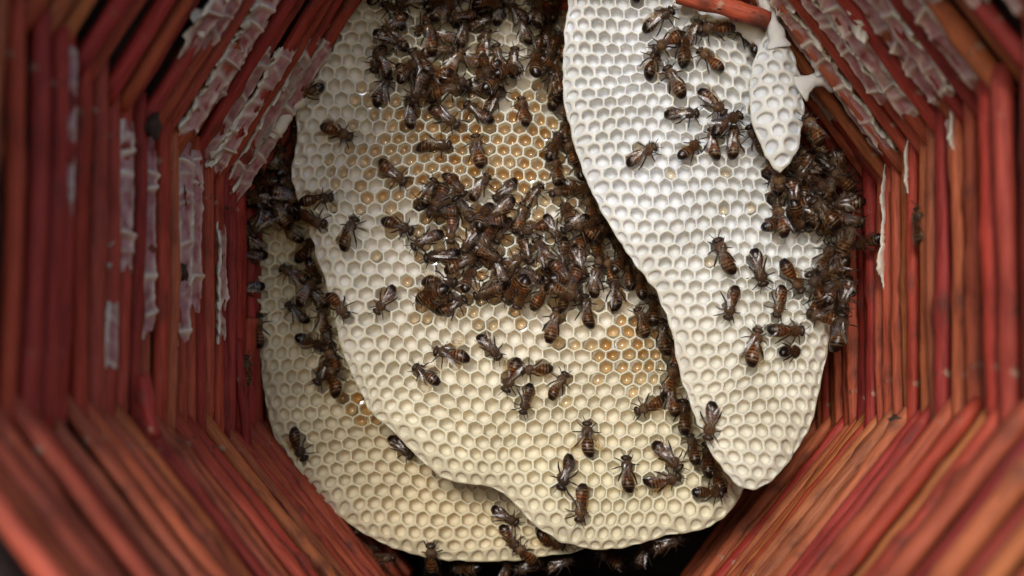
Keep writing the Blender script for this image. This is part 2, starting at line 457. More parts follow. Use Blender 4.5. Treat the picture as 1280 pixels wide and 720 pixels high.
# side 0 right wall, 1 upper right, 2 ceiling, 3 upper left, 4 left wall
for k, (sd_, rg, t0, t1, wd, hh, dr) in enumerate([
        (3, 0, .30, .98, 2.2, .0030, .001), (3, 1, .35, .97, 2.0, .0026, .001), (3, 2, .45, .99, 2.3, .0032, .003),
        (3, 4, .05, .80, 2.0, .0026, .001), (3, 5, .10, .92, 2.2, .0034, .002), (3, 7, .0, .78, 2.2, .004, .002), (3, 8, .05, .60, 2.0, .004, .002),
        (3, 9, .0, .62, 2.2, .004, .002), (3, 10, .1, .5, 2.0, .004, .002),
        (4, 2, .22, .66, 1.6, .0024, 0), (4, 5, .02, .72, 2.2, .0034, 0), (4, 8, .10, .55, 2.0, .003, .001), (4, 11, .05, .5, 2.0, .003, .001),
        (4, 9, .62, .8, 1.6, .002, 0),
        (1, 2, .10, .80, 2.0, .0028, .001), (1, 3, .05, .90, 2.1, .0030, .001), (1, 5, .12, .92, 2.2, .0036, .003), (1, 6, .10, .95, 2.2, .0034, .002),
        (1, 8, .08, .9, 2.2, .0036, .002), (1, 9, .3, .9, 2.0, .003, .001), (1, 11, .1, .8, 2.2, .004, .002), (1, 1, .30, .85, 1.8, .002, 0),
        (0, 2, .50, .98, 0.6, .0016, 0), (0, 4, .78, .97, 0.8, .0020, 0), (0, 7, .82, .98, 1.0, .0022, 0), (2, 1, .5, .9, 2.0, .0024, 0),
        (3, 3, .5, .97, 2.0, .003, .001), (3, 6, .1, .7, 2.2, .0034, .002), (4, 4, .05, .6, 2.0, .003, .001), (4, 7, .08, .7, 2.2, .0034, .001), (1, 4, .2, .85, 2.0, .003, .002), (1, 7, .1, .8, 2.2, .0036, .002), (1, 10, .2, .85, 2.2, .004, .002)]):
    wax_ridge(sd_, rg, t0, t1, wd, hh, seed=k * 1.7 + 0.3, drip=dr)

# ------------------------------------------------------------------ combs
def smooth_outline(pts, it=3):
    P = np.array(pts, float)
    for _ in range(it):
        Q = np.roll(P, -1, 0)
        P = np.stack([0.75 * P + 0.25 * Q, 0.25 * P + 0.75 * Q], 1).reshape(-1, 2)
    return P
class Outline:
    def __init__(s, pts): s.P = np.array(pts); s.Q = np.roll(s.P, -1, 0); s.D = s.Q - s.P; s.L2 = (s.D ** 2).sum(1) + 1e-18
    def near(s, p):
        p = np.asarray(p); t = np.clip(((p - s.P) * s.D).sum(1) / s.L2, 0, 1)
        C = s.P + s.D * t[:, None]; d2 = ((C - p) ** 2).sum(1); i = d2.argmin()
        return C[i], math.sqrt(d2[i])
    def inside(s, p):
        x, y = p; a, b_ = s.P, s.Q
        c = ((a[:, 1] > y) != (b_[:, 1] > y))
        xi = a[:, 0] + (y - a[:, 1]) * s.D[:, 0] / np.where(s.D[:, 1] == 0, 1e-12, s.D[:, 1])
        return bool((c & (x < xi)).sum() % 2)
    def sdist(s, p):
        d = s.near(p)[1]; return d if s.inside(p) else -d

class Comb:
    def __init__(s, name, label, outline_px, Y, cell, mat, rot=0.0, fall=0.0034, fallw=0.009, thick=0.011, depth=0.0055,
                 curve=None, honey=None, cream=None, seed=0, tips=()):
        s.Y, s.curve, s.fall, s.fallw, s.seed = Y, curve, fall, fallw, seed
        OP = smooth_outline([(v.x, v.z) for v in (at(x, y, Y) for x, y in outline_px)])
        s.ol = Outline([(x + 0.0007 * noise.noise(Vector((x * 260, y * 260, seed))), y + 0.0007 * noise.noise(Vector((x * 260, y * 260, seed + 7)))) for x, y in OP])
        lo_, hi_ = s.ol.P.min(0), s.ol.P.max(0)
        ctr = (lo_ + hi_) / 2
        R6 = cell / math.sqrt(3)                # hexagon corner radius, walls upright
        cr, sr = math.cos(rot), math.sin(rot)
        def warp(x, y):
            q = Vector((x * 55, y * 55, seed))
            dx = noise.noise(q * .6) * 0.0034 + noise.noise(q * 3.1) * 0.0007; dy = noise.noise(q * .6 + Vector((9, 3, 5))) * 0.0034 + noise.noise(q * 3.1 + Vector((4, 4, 1))) * 0.0007
            return (ctr[0] + cr * x - sr * y + dx, ctr[1] + sr * x + cr * y + dy)
        ext = max(hi_ - lo_) * 0.75; nr = int(ext / (1.5 * R6)) + 1; nc = int(ext / cell) + 1
        cells = []
        for r_ in range(-nr, nr + 1):
            for c_ in range(-nc, nc + 1):
                x = (c_ + 0.5 * (r_ & 1)) * cell; y = r_ * 1.5 * R6
                wx = warp(x, y)
                if not (lo_[0] < wx[0] < hi_[0] and lo_[1] < wx[1] < hi_[1]): continue
                if s.ol.sdist(wx) > -cell * 0.18: cells.append((x, y))
        bpos, ecount, cinfo = {}, {}, []
        def key(x, y): return (round(x / R6 * 1000 / 5), round(y / R6 * 1000 / 5))
        for x, y in cells:
            ks = []
            cs = [(x + R6 * math.sin(a * math.pi / 3), y + R6 * math.cos(a * math.pi / 3)) for a in range(6)]
            for i in range(6):
                a, b_ = cs[i], cs[(i + 1) % 6]
                for f in (0.0, 0.5):
                    p = (a[0] + (b_[0] - a[0]) * f, a[1] + (b_[1] - a[1]) * f); kk = key(*p)
                    # tolerate rounding at the cell border
                    for dx in (0, -1, 1):
                        for dy in (0, -1, 1):
                            if (kk[0] + dx, kk[1] + dy) in bpos: kk2 = (kk[0] + dx, kk[1] + dy); break
                        else: continue
                        break
                    else:
                        kk2 = kk; bpos[kk] = warp(*p)
                    ks.append(kk2)
            cinfo.append((warp(x, y), ks))
            for i in range(12):
                e = frozenset((ks[i], ks[(i + 1) % 12])); ecount[e] = ecount.get(e, 0) + 1
        bedges = [e for e, c in ecount.items() if c == 1]
        bset = set(k for e in bedges for k in e)
        for k in bset:
            c, d = s.ol.near(bpos[k]); bpos[k] = (float(c[0]), float(c[1]))
        for tx, ty in tips:
            tp = at(tx, ty, Y); k = min(bset, key=lambda q: (bpos[q][0] - tp.x) ** 2 + (bpos[q][1] - tp.z) ** 2); bpos[k] = (tp.x, tp.z)
        adj = {}
        for e in ecount:
            a, b_ = tuple(e); adj.setdefault(a, []).append(b_); adj.setdefault(b_, []).append(a)
        wt = {k: max(0.0, 1 - s.ol.near(p)[1] / (2.2 * cell)) * 0.6 for k, p in bpos.items() if k not in bset}
        for _ in range(8):                      # let the rows near the rim settle into it
            nb = {}
            for k, w_ in wt.items():
                if w_ <= 0: continue
                q = adj[k]; mx_ = sum(bpos[j][0] for j in q) / len(q); my_ = sum(bpos[j][1] for j in q) / len(q)
                nb[k] = (bpos[k][0] * (1 - w_) + mx_ * w_, bpos[k][1] * (1 - w_) + my_ * w_)
            bpos.update(nb)
        vi, V, rim, crm = {}, [], [], []
        hon = []
        def addv(x, y, dz, rm):
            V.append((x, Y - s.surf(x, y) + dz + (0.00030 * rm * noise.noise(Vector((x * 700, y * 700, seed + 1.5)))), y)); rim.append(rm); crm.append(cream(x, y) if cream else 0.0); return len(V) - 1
        Fc = []
        for k, (x, y) in bpos.items(): vi[k] = addv(x, y, 0.0, 1.0)
        rr = random.Random(seed)
        for (cx_, cy_), ks in cinfo:
            P = [bpos[k] for k in ks]
            gx = sum(p[0] for p in P) / 12; gy = sum(p[1] for p in P) / 12
            ed = max(0.0, s.ol.sdist((gx, gy)))
            e = min(1.0, ed / 0.016)
            rin = min(math.hypot(p[0] - gx, p[1] - gy) for p in P)
            rav = sum(math.hypot(p[0] - gx, p[1] - gy) for p in P) / 12
            S_ = P
            for _ in range(3):
                S_ = [((S_[i - 1][0] + S_[i][0] * 2 + S_[(i + 1) % 12][0]) / 4, (S_[i - 1][1] + S_[i][1] * 2 + S_[(i + 1) % 12][1]) / 4) for i in range(12)]
            round_ = 0.95 - 0.60 * e
            th = (0.115 - 0.040 * e) * rin + rr.uniform(0, 0.035) * rin
            dp = min(depth, 0.0011 + 0.36 * ed) * rr.uniform(0.8, 1.15) * min(1.0, rin / (cell * 0.38))
            rings = []
            ox, oy = rr.uniform(-.06, .06) * rin, rr.uniform(-.06, .06) * rin
            for fr, dz, rm in ((0.0, 0.03, 1.0), (0.5, 0.14, 0.7), (0.8, 0.48, 0.35), (1.0, 0.86, 0.1)):
                ring = []
                for p, q in zip(P, S_):
                    px_, py_ = p[0] * (1 - round_) + q[0] * round_, p[1] * (1 - round_) + q[1] * round_
                    dx, dy = px_ - gx, py_ - gy; l = math.hypot(dx, dy) + 1e-9
                    t = max(0.12 * l, l - th * (0.75 + 0.35 * fr + (1.1 * fr * (1 - e))))
                    ring.append(addv(gx + dx / l * t + ox * fr, gy + dy / l * t + oy * fr, dz * dp + (0.00010 if fr == 0 else 0), rm))
                rings.append(ring)
            ring = []
            for p in S_: ring.append(addv(gx + ox + (p[0] - gx) * 0.42, gy + oy + (p[1] - gy) * 0.42, dp * 1.0, 0.0))
            rings.append(ring)
            cen = addv(gx + ox, gy + oy, dp * 1.06, 0.0)
            prev = [vi[k] for k in ks]
            for ring in rings:
                for i in range(12):
                    j = (i + 1) % 12; Fc.append((prev[i], prev[j], ring[j], ring[i]))
                prev = ring
            for i in range(12): Fc.append((prev[i], prev[(i + 1) % 12], cen))
            if honey:
                pr, lev = honey(gx, gy)
                if rr.random() < pr and e > 0.5: hon.append((gx + ox, gy + oy, rin * 0.97, dp * lev * rr.uniform(.65, 1.35), rr.uniform(-.25, .25), min(1, max(0, pr * rr.uniform(.3, .9)))))
        # rounded free edge and plain back
        bk, m1, m2 = {}, {}, {}
        def thk(x, y):
            d = max(0.0, s.ol.near((x, y))[1]); return 0.0011 + (thick - 0.0011) * min(1.0, d / 0.02) ** 0.6
        for k, (x, y) in bpos.items():
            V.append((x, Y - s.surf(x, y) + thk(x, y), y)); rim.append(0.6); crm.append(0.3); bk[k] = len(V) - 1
        for (cx_, cy_), ks in cinfo: Fc.append(tuple(bk[k] for k in reversed(ks)))
        gc = s.ol.P.mean(0)
        bn = {}
        for k in bset:
            x, y = bpos[k]
            # outward direction from the outline itself
            c, d = s.ol.near((x, y)); i = int((((s.ol.P - c) ** 2).sum(1)).argmin())
            tg = s.ol.P[(i + 2) % len(s.ol.P)] - s.ol.P[i - 2]; nrm = np.array([tg[1], -tg[0]]); nrm = nrm / (np.linalg.norm(nrm) + 1e-12)
            if s.ol.inside((c[0] + nrm[0] * 1e-4, c[1] + nrm[1] * 1e-4)): nrm = -nrm
            z0 = Y - s.surf(x, y); t = thk(x, y)
            wv = 0.00028 + 0.00025 * noise.noise(Vector((x * 400, y * 400, seed)))
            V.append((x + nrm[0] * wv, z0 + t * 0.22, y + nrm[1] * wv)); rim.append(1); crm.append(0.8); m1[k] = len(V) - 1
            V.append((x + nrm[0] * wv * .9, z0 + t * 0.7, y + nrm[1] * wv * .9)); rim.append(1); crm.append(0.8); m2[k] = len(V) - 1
        for e in bedges:
            a, b_ = tuple(e)
            for A, B in ((vi, m1), (m1, m2), (m2, bk)): Fc.append((A[a], A[b_], B[b_], B[a]))
        root = bpy.data.objects.new(name, None); COL.objects.link(root); root.empty_display_size = 0.02
        top = (ctr[0], Y, hi_[1]); MB = Matrix.Translation(top); root.matrix_world = TILT @ MB
        tag(root, label, 'honeycomb'); s.root = root
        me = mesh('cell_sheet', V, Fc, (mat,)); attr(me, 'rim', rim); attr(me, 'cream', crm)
        import bmesh
        bm = bmesh.new(); bm.from_mesh(me); bmesh.ops.recalc_face_normals(bm, faces=bm.faces); bm.to_mesh(me); bm.free()
        obj('cell_sheet', me, root, MB.inverted())
        # honey standing in cells
        if hon:
            k = 12; hv = [(0, 0.5, 0)]; hf = []
            for rad in (0.2, 0.4, 0.6, 0.8, 1.0):
                for i in range(k): a = 2 * math.pi * i / k; hv.append((rad * math.sin(a), 0.5 * (1 - rad * rad), rad * math.cos(a)))
            for i in range(k): hf.append((0, 1 + i, 1 + (i + 1) % k))
            for q in range(4):
                for i in range(k):
                    a = 1 + q * k + i; b_ = 1 + q * k + (i + 1) % k; hf.append((a, a + k, b_ + k, b_))
            hme = mesh('honey', hv, hf, (M_HONEY,))
            for x, y, r_, d, tl, hk in hon[:300]:
                ho = obj('honey', hme, root, MB.inverted() @ Matrix.Translation((x, Y - s.surf(x, y) + d, y)) @ Matrix.Rotation(tl, 4, 'Z') @ Matrix.Rotation(tl * .7, 4, 'X') @ Matrix.Diagonal((r_, r_, r_, 1)))
                ho.color = (0.95 - .22 * hk, 0.88 - .38 * hk, 0.76 - .53 * hk, 1)
        s.ncell = len(cinfo)
    def surf(s, x, y):                      # height towards the viewer over the plane Y
        d = max(0.0, s.ol.sdist((x, y))); q = 1 - min(1.0, d / s.fallw)
        z = -s.fall * q * q * (0.3 + 0.7 * q)
        z += 0.0018 * noise.noise(Vector((x * 22, y * 22, s.seed + 3.3)))
        if s.curve: z += s.curve(x, y)
        return z
    def point(s, px, py):
        p = at(px, py, s.Y)
        for _ in range(3): p = at(px, py, s.Y - s.surf(p.x, p.z))
        return p
    def normal(s, p):
        h = 0.003
        gx = (s.surf(p.x + h, p.z) - s.surf(p.x - h, p.z)) / (2 * h); gz = (s.surf(p.x, p.z + h) - s.surf(p.x, p.z - h)) / (2 * h)
        n_ = Vector((-max(-.5, min(.5, gx)), -1, -max(-.5, min(.5, gz))))
        n_ = Vector((n_.x, -1, n_.z)); return n_.normalized()

def pxz(px, py, Y): p = at(px, py, Y); return p.x, p.z
def blob(x, y, cx, cy, rx, ry, Y):
    a = pxz(cx, cy, Y); k = Y / F
    return math.exp(-(((x - a[0]) / (rx * k)) ** 2 + ((y - a[1]) / (ry * k)) ** 2))

YC, YR, YL, YS = 0.360, 0.337, 0.384, 0.327
C_OUT = [(560, -60), (440, -45), (412, -5), (392, 45), (374, 95), (366, 130), (372, 165), (363, 200), (363, 228), (372, 252), (386, 288), (396, 325), (406, 348), (414, 385),
         (424, 430), (438, 468), (458, 508), (480, 531), (500, 549), (520, 571), (540, 589), (562, 601), (590, 606), (616, 607), (640, 624), (662, 652), (690, 673),
         (720, 684), (760, 688), (800, 681), (836, 668), (872, 666), (906, 652), (930, 627), (942, 606), (965, 560), (985, 450), (985, 250), (960, 100), (930, -20), (860, -60), (700, -62)]
R_OUT = [(716, -60), (711, -10), (707, 35), (704, 90), (706, 125), (714, 160), (727, 205), (748, 254), (777, 303), (806, 340), (829, 374), (841, 410), (849, 450), (860, 490),
         (875, 530), (895, 570), (918, 602), (941, 614), (966, 604), (991, 579), (1014, 547), (1030, 514), (1040, 472), (1047, 432), (1056, 380), (1064, 330), (1066, 295),
         (1058, 255), (1030, 215), (1000, 170), (975, 110), (955, 62), (925, 24), (895, 4), (872, -30), (850, -60), (790, -64)]
L_OUT = [(360, 235), (330, 268), (314, 300), (303, 335), (298, 368), (297, 396), (312, 404), (322, 430), (325, 465), (328, 500), (338, 540), (355, 576), (381, 606), (410, 634),
         (441, 659), (482, 683), (530, 698), (572, 702), (622, 703), (680, 697), (722, 691), (752, 672), (770, 620), (770, 480), (740, 350), (650, 260), (520, 215), (430, 205)]
S_OUT = [(938, -28), (954, 0), (961, 22), (962, 38), (951, 58), (942, 88), (939, 120), (944, 152), (955, 182), (969, 203), (978, 211), (990, 200), (1001, 178), (1006, 150), (1008, 122), (1004, 88), (996, 62), (984, 46), (977, 32), (982, 18), (994, 6), (1004, -14), (990, -30), (960, -34)]

RE = sorted([(pxz(x, y, YC)[1], pxz(x, y, YC)[0]) for x, y in ((712, -60), (705, 60), (706, 125), (727, 205), (777, 303), (829, 374), (849, 450), (875, 530), (918, 602), (941, 640))])
def redge_x(z): return float(np.interp(z, [a for a, _ in RE], [b_ for _, b_ in RE]))
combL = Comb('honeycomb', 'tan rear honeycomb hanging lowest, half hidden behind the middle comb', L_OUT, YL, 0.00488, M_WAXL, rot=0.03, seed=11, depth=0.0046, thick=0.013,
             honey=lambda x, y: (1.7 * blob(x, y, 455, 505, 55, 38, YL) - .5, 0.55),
             cream=lambda x, y: 0.25 + 0.45 * step(0.06, -0.03, y))  # creamier lower down: real wax tone plus painted warm bounce
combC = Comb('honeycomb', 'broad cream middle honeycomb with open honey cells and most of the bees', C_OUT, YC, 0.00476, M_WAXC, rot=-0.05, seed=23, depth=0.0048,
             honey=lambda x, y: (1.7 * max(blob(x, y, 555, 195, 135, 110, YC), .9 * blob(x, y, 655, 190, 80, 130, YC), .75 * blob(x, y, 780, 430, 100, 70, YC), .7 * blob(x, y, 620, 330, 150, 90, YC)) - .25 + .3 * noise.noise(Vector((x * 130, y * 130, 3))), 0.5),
             cream=lambda x, y: 0.66 * step(0.07, -0.02, y), thick=0.017,  # lower part creamier: warm bounce light painted over real wax tone
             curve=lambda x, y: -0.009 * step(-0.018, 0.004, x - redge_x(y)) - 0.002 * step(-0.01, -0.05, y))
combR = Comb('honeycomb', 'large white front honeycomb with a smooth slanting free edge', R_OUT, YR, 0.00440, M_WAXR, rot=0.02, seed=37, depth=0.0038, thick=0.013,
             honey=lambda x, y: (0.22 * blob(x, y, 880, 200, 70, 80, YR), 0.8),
             cream=lambda x, y: 0.62 * step(0.085, 0.0, y),  # cool top to cream bottom: own tone mixed with painted sky and bounce light
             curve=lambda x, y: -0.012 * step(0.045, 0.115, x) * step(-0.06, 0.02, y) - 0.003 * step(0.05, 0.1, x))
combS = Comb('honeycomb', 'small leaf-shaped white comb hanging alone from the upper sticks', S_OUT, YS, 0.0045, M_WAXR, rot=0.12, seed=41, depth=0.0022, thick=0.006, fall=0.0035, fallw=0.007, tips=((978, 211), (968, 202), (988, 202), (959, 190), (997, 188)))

# wax webs that tie combs to the sticks
def wax_web(parent_root, pts, r, seed, mat):
    """an irregular wax band along a path of hive points, part of its comb"""
    V, Fc = [], []; k = 10; P = []
    for a, b_ in zip(pts[:-1], pts[1:]):
        for i in range(12): P.append((a[0].lerp(b_[0], i / 12), a[1] + (b_[1] - a[1]) * step(0, 1, i / 12)))
    P.append(pts[-1])
    for i, (p, wd) in enumerate(P):
        q = P[min(i + 1, len(P) - 1)][0] - P[max(i - 1, 0)][0]; q.normalize()
        s1 = q.cross(Vector((0, 1, 0))).normalized(); s2 = q.cross(s1).normalized()
        for j in range(k):
            a = 2 * math.pi * j / k; nz = 1 + 0.28 * fbm(p.x * 260 + seed, p.z * 260, math.cos(a)) + .14 * noise.noise(Vector((p.x * 600, p.z * 600, math.sin(a) + seed)))
            V.append(p + s1 * (math.cos(a) * wd * nz) + s2 * (math.sin(a) * r * nz))
    for i in range(len(P) - 1):
        for j in range(k): Fc.append((i * k + j, i * k + (j + 1) % k, (i + 1) * k + (j + 1) % k, (i + 1) * k + j))
    Fc.append(tuple(range(k))); Fc.append(tuple((len(P) - 1) * k + j for j in reversed(range(k))))
    me = mesh('wax_web', V, Fc, (mat,)); attr(me, 'rim', [.6 + .4 * noise.noise(Vector(v) * 300) for v in V]); attr(me, 'cream', [0.1] * len(V))
    M = TILT.inverted() @ parent_root.matrix_world
    obj('wax_web', me, parent_root, M.inverted())
bpy.context.view_layer.update()
def wp(x, y, Y, wd): return (at(x, y, Y), wd)
wax_web(combS.root, [wp(973, 60, .3290, .0036), wp(970, 44, .3285, .0026), wp(967, 30, .328, .0020), wp(964, 16, .3275, .0022), wp(958, -4, .327, .0034), wp(948, -24, .327, .0050)], .0016, 1, M_WAXR)
wax_web(combS.root, [wp(998, 112, .3295, .0046), wp(1007, 106, .3285, .0030), wp(1016, 101, .328, .0020), wp(1028, 100, .328, .0022), wp(1042, 102, .329, .0036)], .0015, 3, M_WAXR)
wax_web(combS.root, [wp(988, 12, .328, .0030), wp(1002, 22, .326, .0018), wp(1013, 44, .325, .0022), wp(1024, 66, .3255, .0026), wp(1034, 90, .327, .0040)], .0016, 2, M_WAXR)
wax_web(combC.root, [wp(385, 108, .362, .0060), wp(368, 118, .359, .0050), wp(356, 132, .357, .0050), wp(346, 152, .356, .0042), wp(336, 172, .355, .0026)], .0022, 4, M_WAXC)
wax_web(combC.root, [wp(405, 60, .362, .0060), wp(388, 66, .358, .0055), wp(376, 86, .357, .0050), wp(362, 108, .356, .0040)], .0022, 5, M_WAXC)
wax_web(combC.root, [wp(425, 8, .362, .0060), wp(412, 10, .358, .0050), wp(400, 28, .357, .0045), wp(386, 56, .356, .0040)], .0022, 6, M_WAXC)
wax_web(combR.root, [wp(880, 10, .342, .0050), wp(905, 20, .339, .0040), wp(932, 30, .337, .0034), wp(952, 52, .336, .0030), wp(966, 80, .336, .0026)], .0020, 7, M_WAXR)
wax_web(combR.root, [wp(820, -34, .339, .0080), wp(790, -52, .338, .0140)], .0050, 8, M_WAXR)
wax_web(combL.root, [wp(305, 350, .387, .0050), wp(296, 372, .385, .0046), wp(292, 392, .384, .0030)], .0022, 9, M_WAXL)

# ------------------------------------------------------------------ bees
def bee_body(seed):
    rr = random.Random(seed)
    V, Fc, MI, band, amber, fuzz = [], [], [], [], [], []
    bend = rr.uniform(-1.7, 1.7); droop = rr.uniform(0.2, 0.9); hd = rr.uniform(-0.25, 0.25)
    prof = []                                   # x, half width, half height, z
    for i in range(34):                         # abdomen, tip to waist
        f = i / 33.0; x = -6.6 + 6.9 * f
        r = 2.12 * (math.sin(math.pi * min(1, (f * 0.93 + 0.045)) ** 0.80)) ** 0.72
        if f > 0.90: r = r * (1 - (f - 0.90) * 4.5) + 0.5 * (f - .9) * 4.5
        seg = (f * 6.0) % 1.0
        r *= 1 + 0.035 * (0.5 - seg)
        prof.append((x, max(r, .12), max(r * 0.92, .1), 2.2 - droop * (1 - f) ** 1.5, 'a', f))
    for i in range(11):                         # thorax
        f = i / 10.0; x = 0.45 + 3.2 * f
        r = 1.9 * math.sqrt(max(0.07, 1 - (2 * f - 1) ** 2 * 0.93))
        prof.append((x, r, r * 0.95, 2.55, 't', f))
    for i in range(9):                          # head
        f = i / 8.0; x = 3.8 + 1.75 * f
        r = math.sqrt(max(0.03, 1 - (2 * f - 0.9) ** 2 * 0.8))
        prof.append((x, 1.78 * r, 1.35 * r, 2.25 - 0.5 * f, 'h', f))
    k = 14
    for (x, wy, hz, z, kind, f) in prof:
        yb = bend * ((0.3 - x) / 7) ** 2 if x < 0.3 else hd * (x - 0.3) / 5
        for j in range(k):
            a = 2 * math.pi * j / k
            V.append((x, yb + wy * math.cos(a), z + hz * math.sin(a)))
            if kind == 'a':
                seg = (f * 6.0) % 1.0; si = int(f * 6.0)
                bd = math.exp(-((seg - 0.80) / 0.13) ** 2) * (0.0 if f < 0.16 else (0.75 if f < 0.7 else 0.35))
                band.append(bd); amber.append(step(0.34, 0.6, f) * (0.12 + 0.8 * step(.30, .62, seg)) + .07 * (f > .16)); fuzz.append(0.25 * (f > 0.86))
            elif kind == 't': band.append(0); amber.append(0.2); fuzz.append(1.0 - 0.35 * math.exp(-((a - math.pi / 2) / .5) ** 2) * math.exp(-((f - .5) / .25) ** 2))
            else: band.append(0); amber.append(0.0); fuzz.append(0.35)
    np_ = len(prof)
    for i in range(np_ - 1):
        for j in range(k): Fc.append((i * k + j, (i + 1) * k + j, (i + 1) * k + (j + 1) % k, i * k + (j + 1) % k)); MI.append(0)
    Fc.append(tuple(range(k))); MI.append(0); Fc.append(tuple(reversed([(np_ - 1) * k + j for j in range(k)]))); MI.append(0)
    def tube(pts, rad, mi, sides=5):
        b0 = len(V)
        for i, p in enumerate(pts):
            p = Vector(p); q = (Vector(pts[min(i + 1, len(pts) - 1)]) - Vector(pts[max(i - 1, 0)])).normalized()
            s1 = q.cross(Vector((.3, .2, 1))).normalized(); s2 = q.cross(s1)
            for j in range(sides):
                a = 2 * math.pi * j / sides; v = p + (s1 * math.cos(a) + s2 * math.sin(a)) * rad[i]
                V.append(tuple(v)); band.append(0); amber.append(.15); fuzz.append(0.1)
        for i in range(len(pts) - 1):
            for j in range(sides):
                a = b0 + i * sides + j; b_ = b0 + i * sides + (j + 1) % sides; Fc.append((a, b_, b_ + sides, a + sides)); MI.append(mi)
        Fc.append(tuple(b0 + (len(pts) - 1) * sides + j for j in range(sides))); MI.append(mi)
    for sgn in (-1, 1):
        for (x0, ang, ln, th) in ((3.0, 40, .90, .21), (2.0, 88, .95, .23), (1.1, 146, 1.25, .32)):
            a = R(ang + rr.uniform(-16, 16)); ln *= rr.uniform(.68, .95)
            d = Vector((math.cos(a), sgn * math.sin(a), 0)); a2 = R(ang + rr.uniform(-8, 30)); d2 = Vector((math.cos(a2), sgn * math.sin(a2), 0))
            p0 = Vector((x0, sgn * 0.9, 1.5)); p1 = p0 + d * 1.4 * ln + Vector((0, 0, 0.45)); p2 = p1 + (d * .7 + d2 * .6) * 1.3 * ln + Vector((0, 0, -1.1))
            p3 = p2 + d2 * 1.25 * ln + Vector((0, 0, -0.95)); p3.z = 0.12; p4 = p3 + d2 * .55 * ln; p4.z = 0.06
            tube([p0, p1, p2, p3, p4], [th * .9, th * .95, th, th * .62, th * .4], 1)
        h = Vector((5.1, sgn * 0.45, 2.5)); e1 = h + Vector((0.75, sgn * (0.5 + rr.uniform(-.2, .3)), 0.45)); e2 = e1 + Vector((1.3, sgn * (0.9 + rr.uniform(-.5, .5)), -0.35))
        tube([h, e1, e2], [.13, .12, .10], 1, 4)
        b0 = len(V)                             # compound eye
        for i in range(5):
            for j in range(8):
                t = math.pi * i / 4; a = 2 * math.pi * j / 8
                V.append((4.55 + .55 * math.sin(t) * math.cos(a), sgn * (1.30 + .42 * math.sin(t) * math.sin(a)) + hd * .8, 2.25 + .95 * math.cos(t))); band.append(0); amber.append(0); fuzz.append(0)
        for i in range(4):
            for j in range(8): Fc.append((b0 + i * 8 + j, b0 + i * 8 + (j + 1) % 8, b0 + (i + 1) * 8 + (j + 1) % 8, b0 + (i + 1) * 8 + j)); MI.append(2)
    for _ in range(340):                        # fur on thorax and brow
        th_ = rr.random() < 0.85
        cx, cz, rx, ry = (2.05, 2.55, 1.6, 1.85) if th_ else (4.6, 2.1, .8, 1.3)
        a = rr.uniform(0, 2 * math.pi); b_ = rr.uniform(-.15, 1.5)
        nrm = Vector((math.cos(a) * math.cos(b_), math.sin(a) * math.cos(b_), math.sin(b_)))
        p = Vector((cx + nrm.x * rx, nrm.y * ry, cz + nrm.z * ry * .93))
        dirv = (nrm + Vector((-.4, rr.uniform(-.4, .4), rr.uniform(-.2, .3)))).normalized(); s1 = dirv.cross(Vector((rr.random(), rr.random(), rr.random()))).normalized() * 0.06
        b0 = len(V); tip = p + dirv * rr.uniform(.35, .75)
        for q in (p - s1, p + s1, tip): V.append(tuple(q)); band.append(0); amber.append(.2); fuzz.append(1.0)
        Fc.append((b0, b0 + 1, b0 + 2)); MI.append(0)
    me = mesh('bee_body', [(x * .001, y * .001, z * .001) for x, y, z in V], Fc, (M_BEE, M_LEG, M_EYE), True, MI)
    attr(me, 'band', band); attr(me, 'amber', amber); attr(me, 'fuzz', fuzz); return me

def wing_mesh(sgn, spread, seed):
    rr = random.Random(seed); V, Fc = [], []
    for part, (ln, wd, ang, z0, x0) in enumerate(((8.6, 2.9, spread, 4.40, 2.3), (6.0, 2.0, spread + 5, 4.25, 1.6))):
        b0 = len(V); nu, nv = 12, 5
        ca, sa = math.cos(R(180 - ang)), math.sin(R(180 - ang))
        for i in range(nu):
            f = i / (nu - 1)
            lead = 0.10 + 0.25 * math.sin(f * math.pi) * (1 - f)
            w_ = wd * (0.14 + 0.86 * math.sin(math.pi * min(1, f ** 0.75 * 0.93 + 0.05)) ** .8)
            for j in range(nv):
                g = j / (nv - 1); u = f * ln
                v = (lead - w_ * g) - (0.9 * f if part else 0)      # across the wing, membrane towards the body
                z = z0 - 0.016 * u * u - 0.02 * u + 0.22 * math.sin(g * math.pi) + 0.05 * math.sin(u * 1.4 + seed)
                sa_, ca_ = math.sin(R(ang)), math.cos(R(ang))
                V.append(((x0 - ca_ * u + sa_ * v) * .001, sgn * (1.15 + sa_ * u + ca_ * v) * .001, z * .001))
        for i in range(nu - 1):
            for j in range(nv - 1):
                a = b0 + i * nv + j; Fc.append((a, a + 1, a + nv + 1, a + nv))
    return mesh('bee_wing', V, Fc, (M_WING,))
BODIES = [bee_body(s) for s in range(1, 15)]
WINGS = {sp: (wing_mesh(1, sp, sp), wing_mesh(-1, sp, sp + 3)) for sp in (7, 13, 21, 40)}

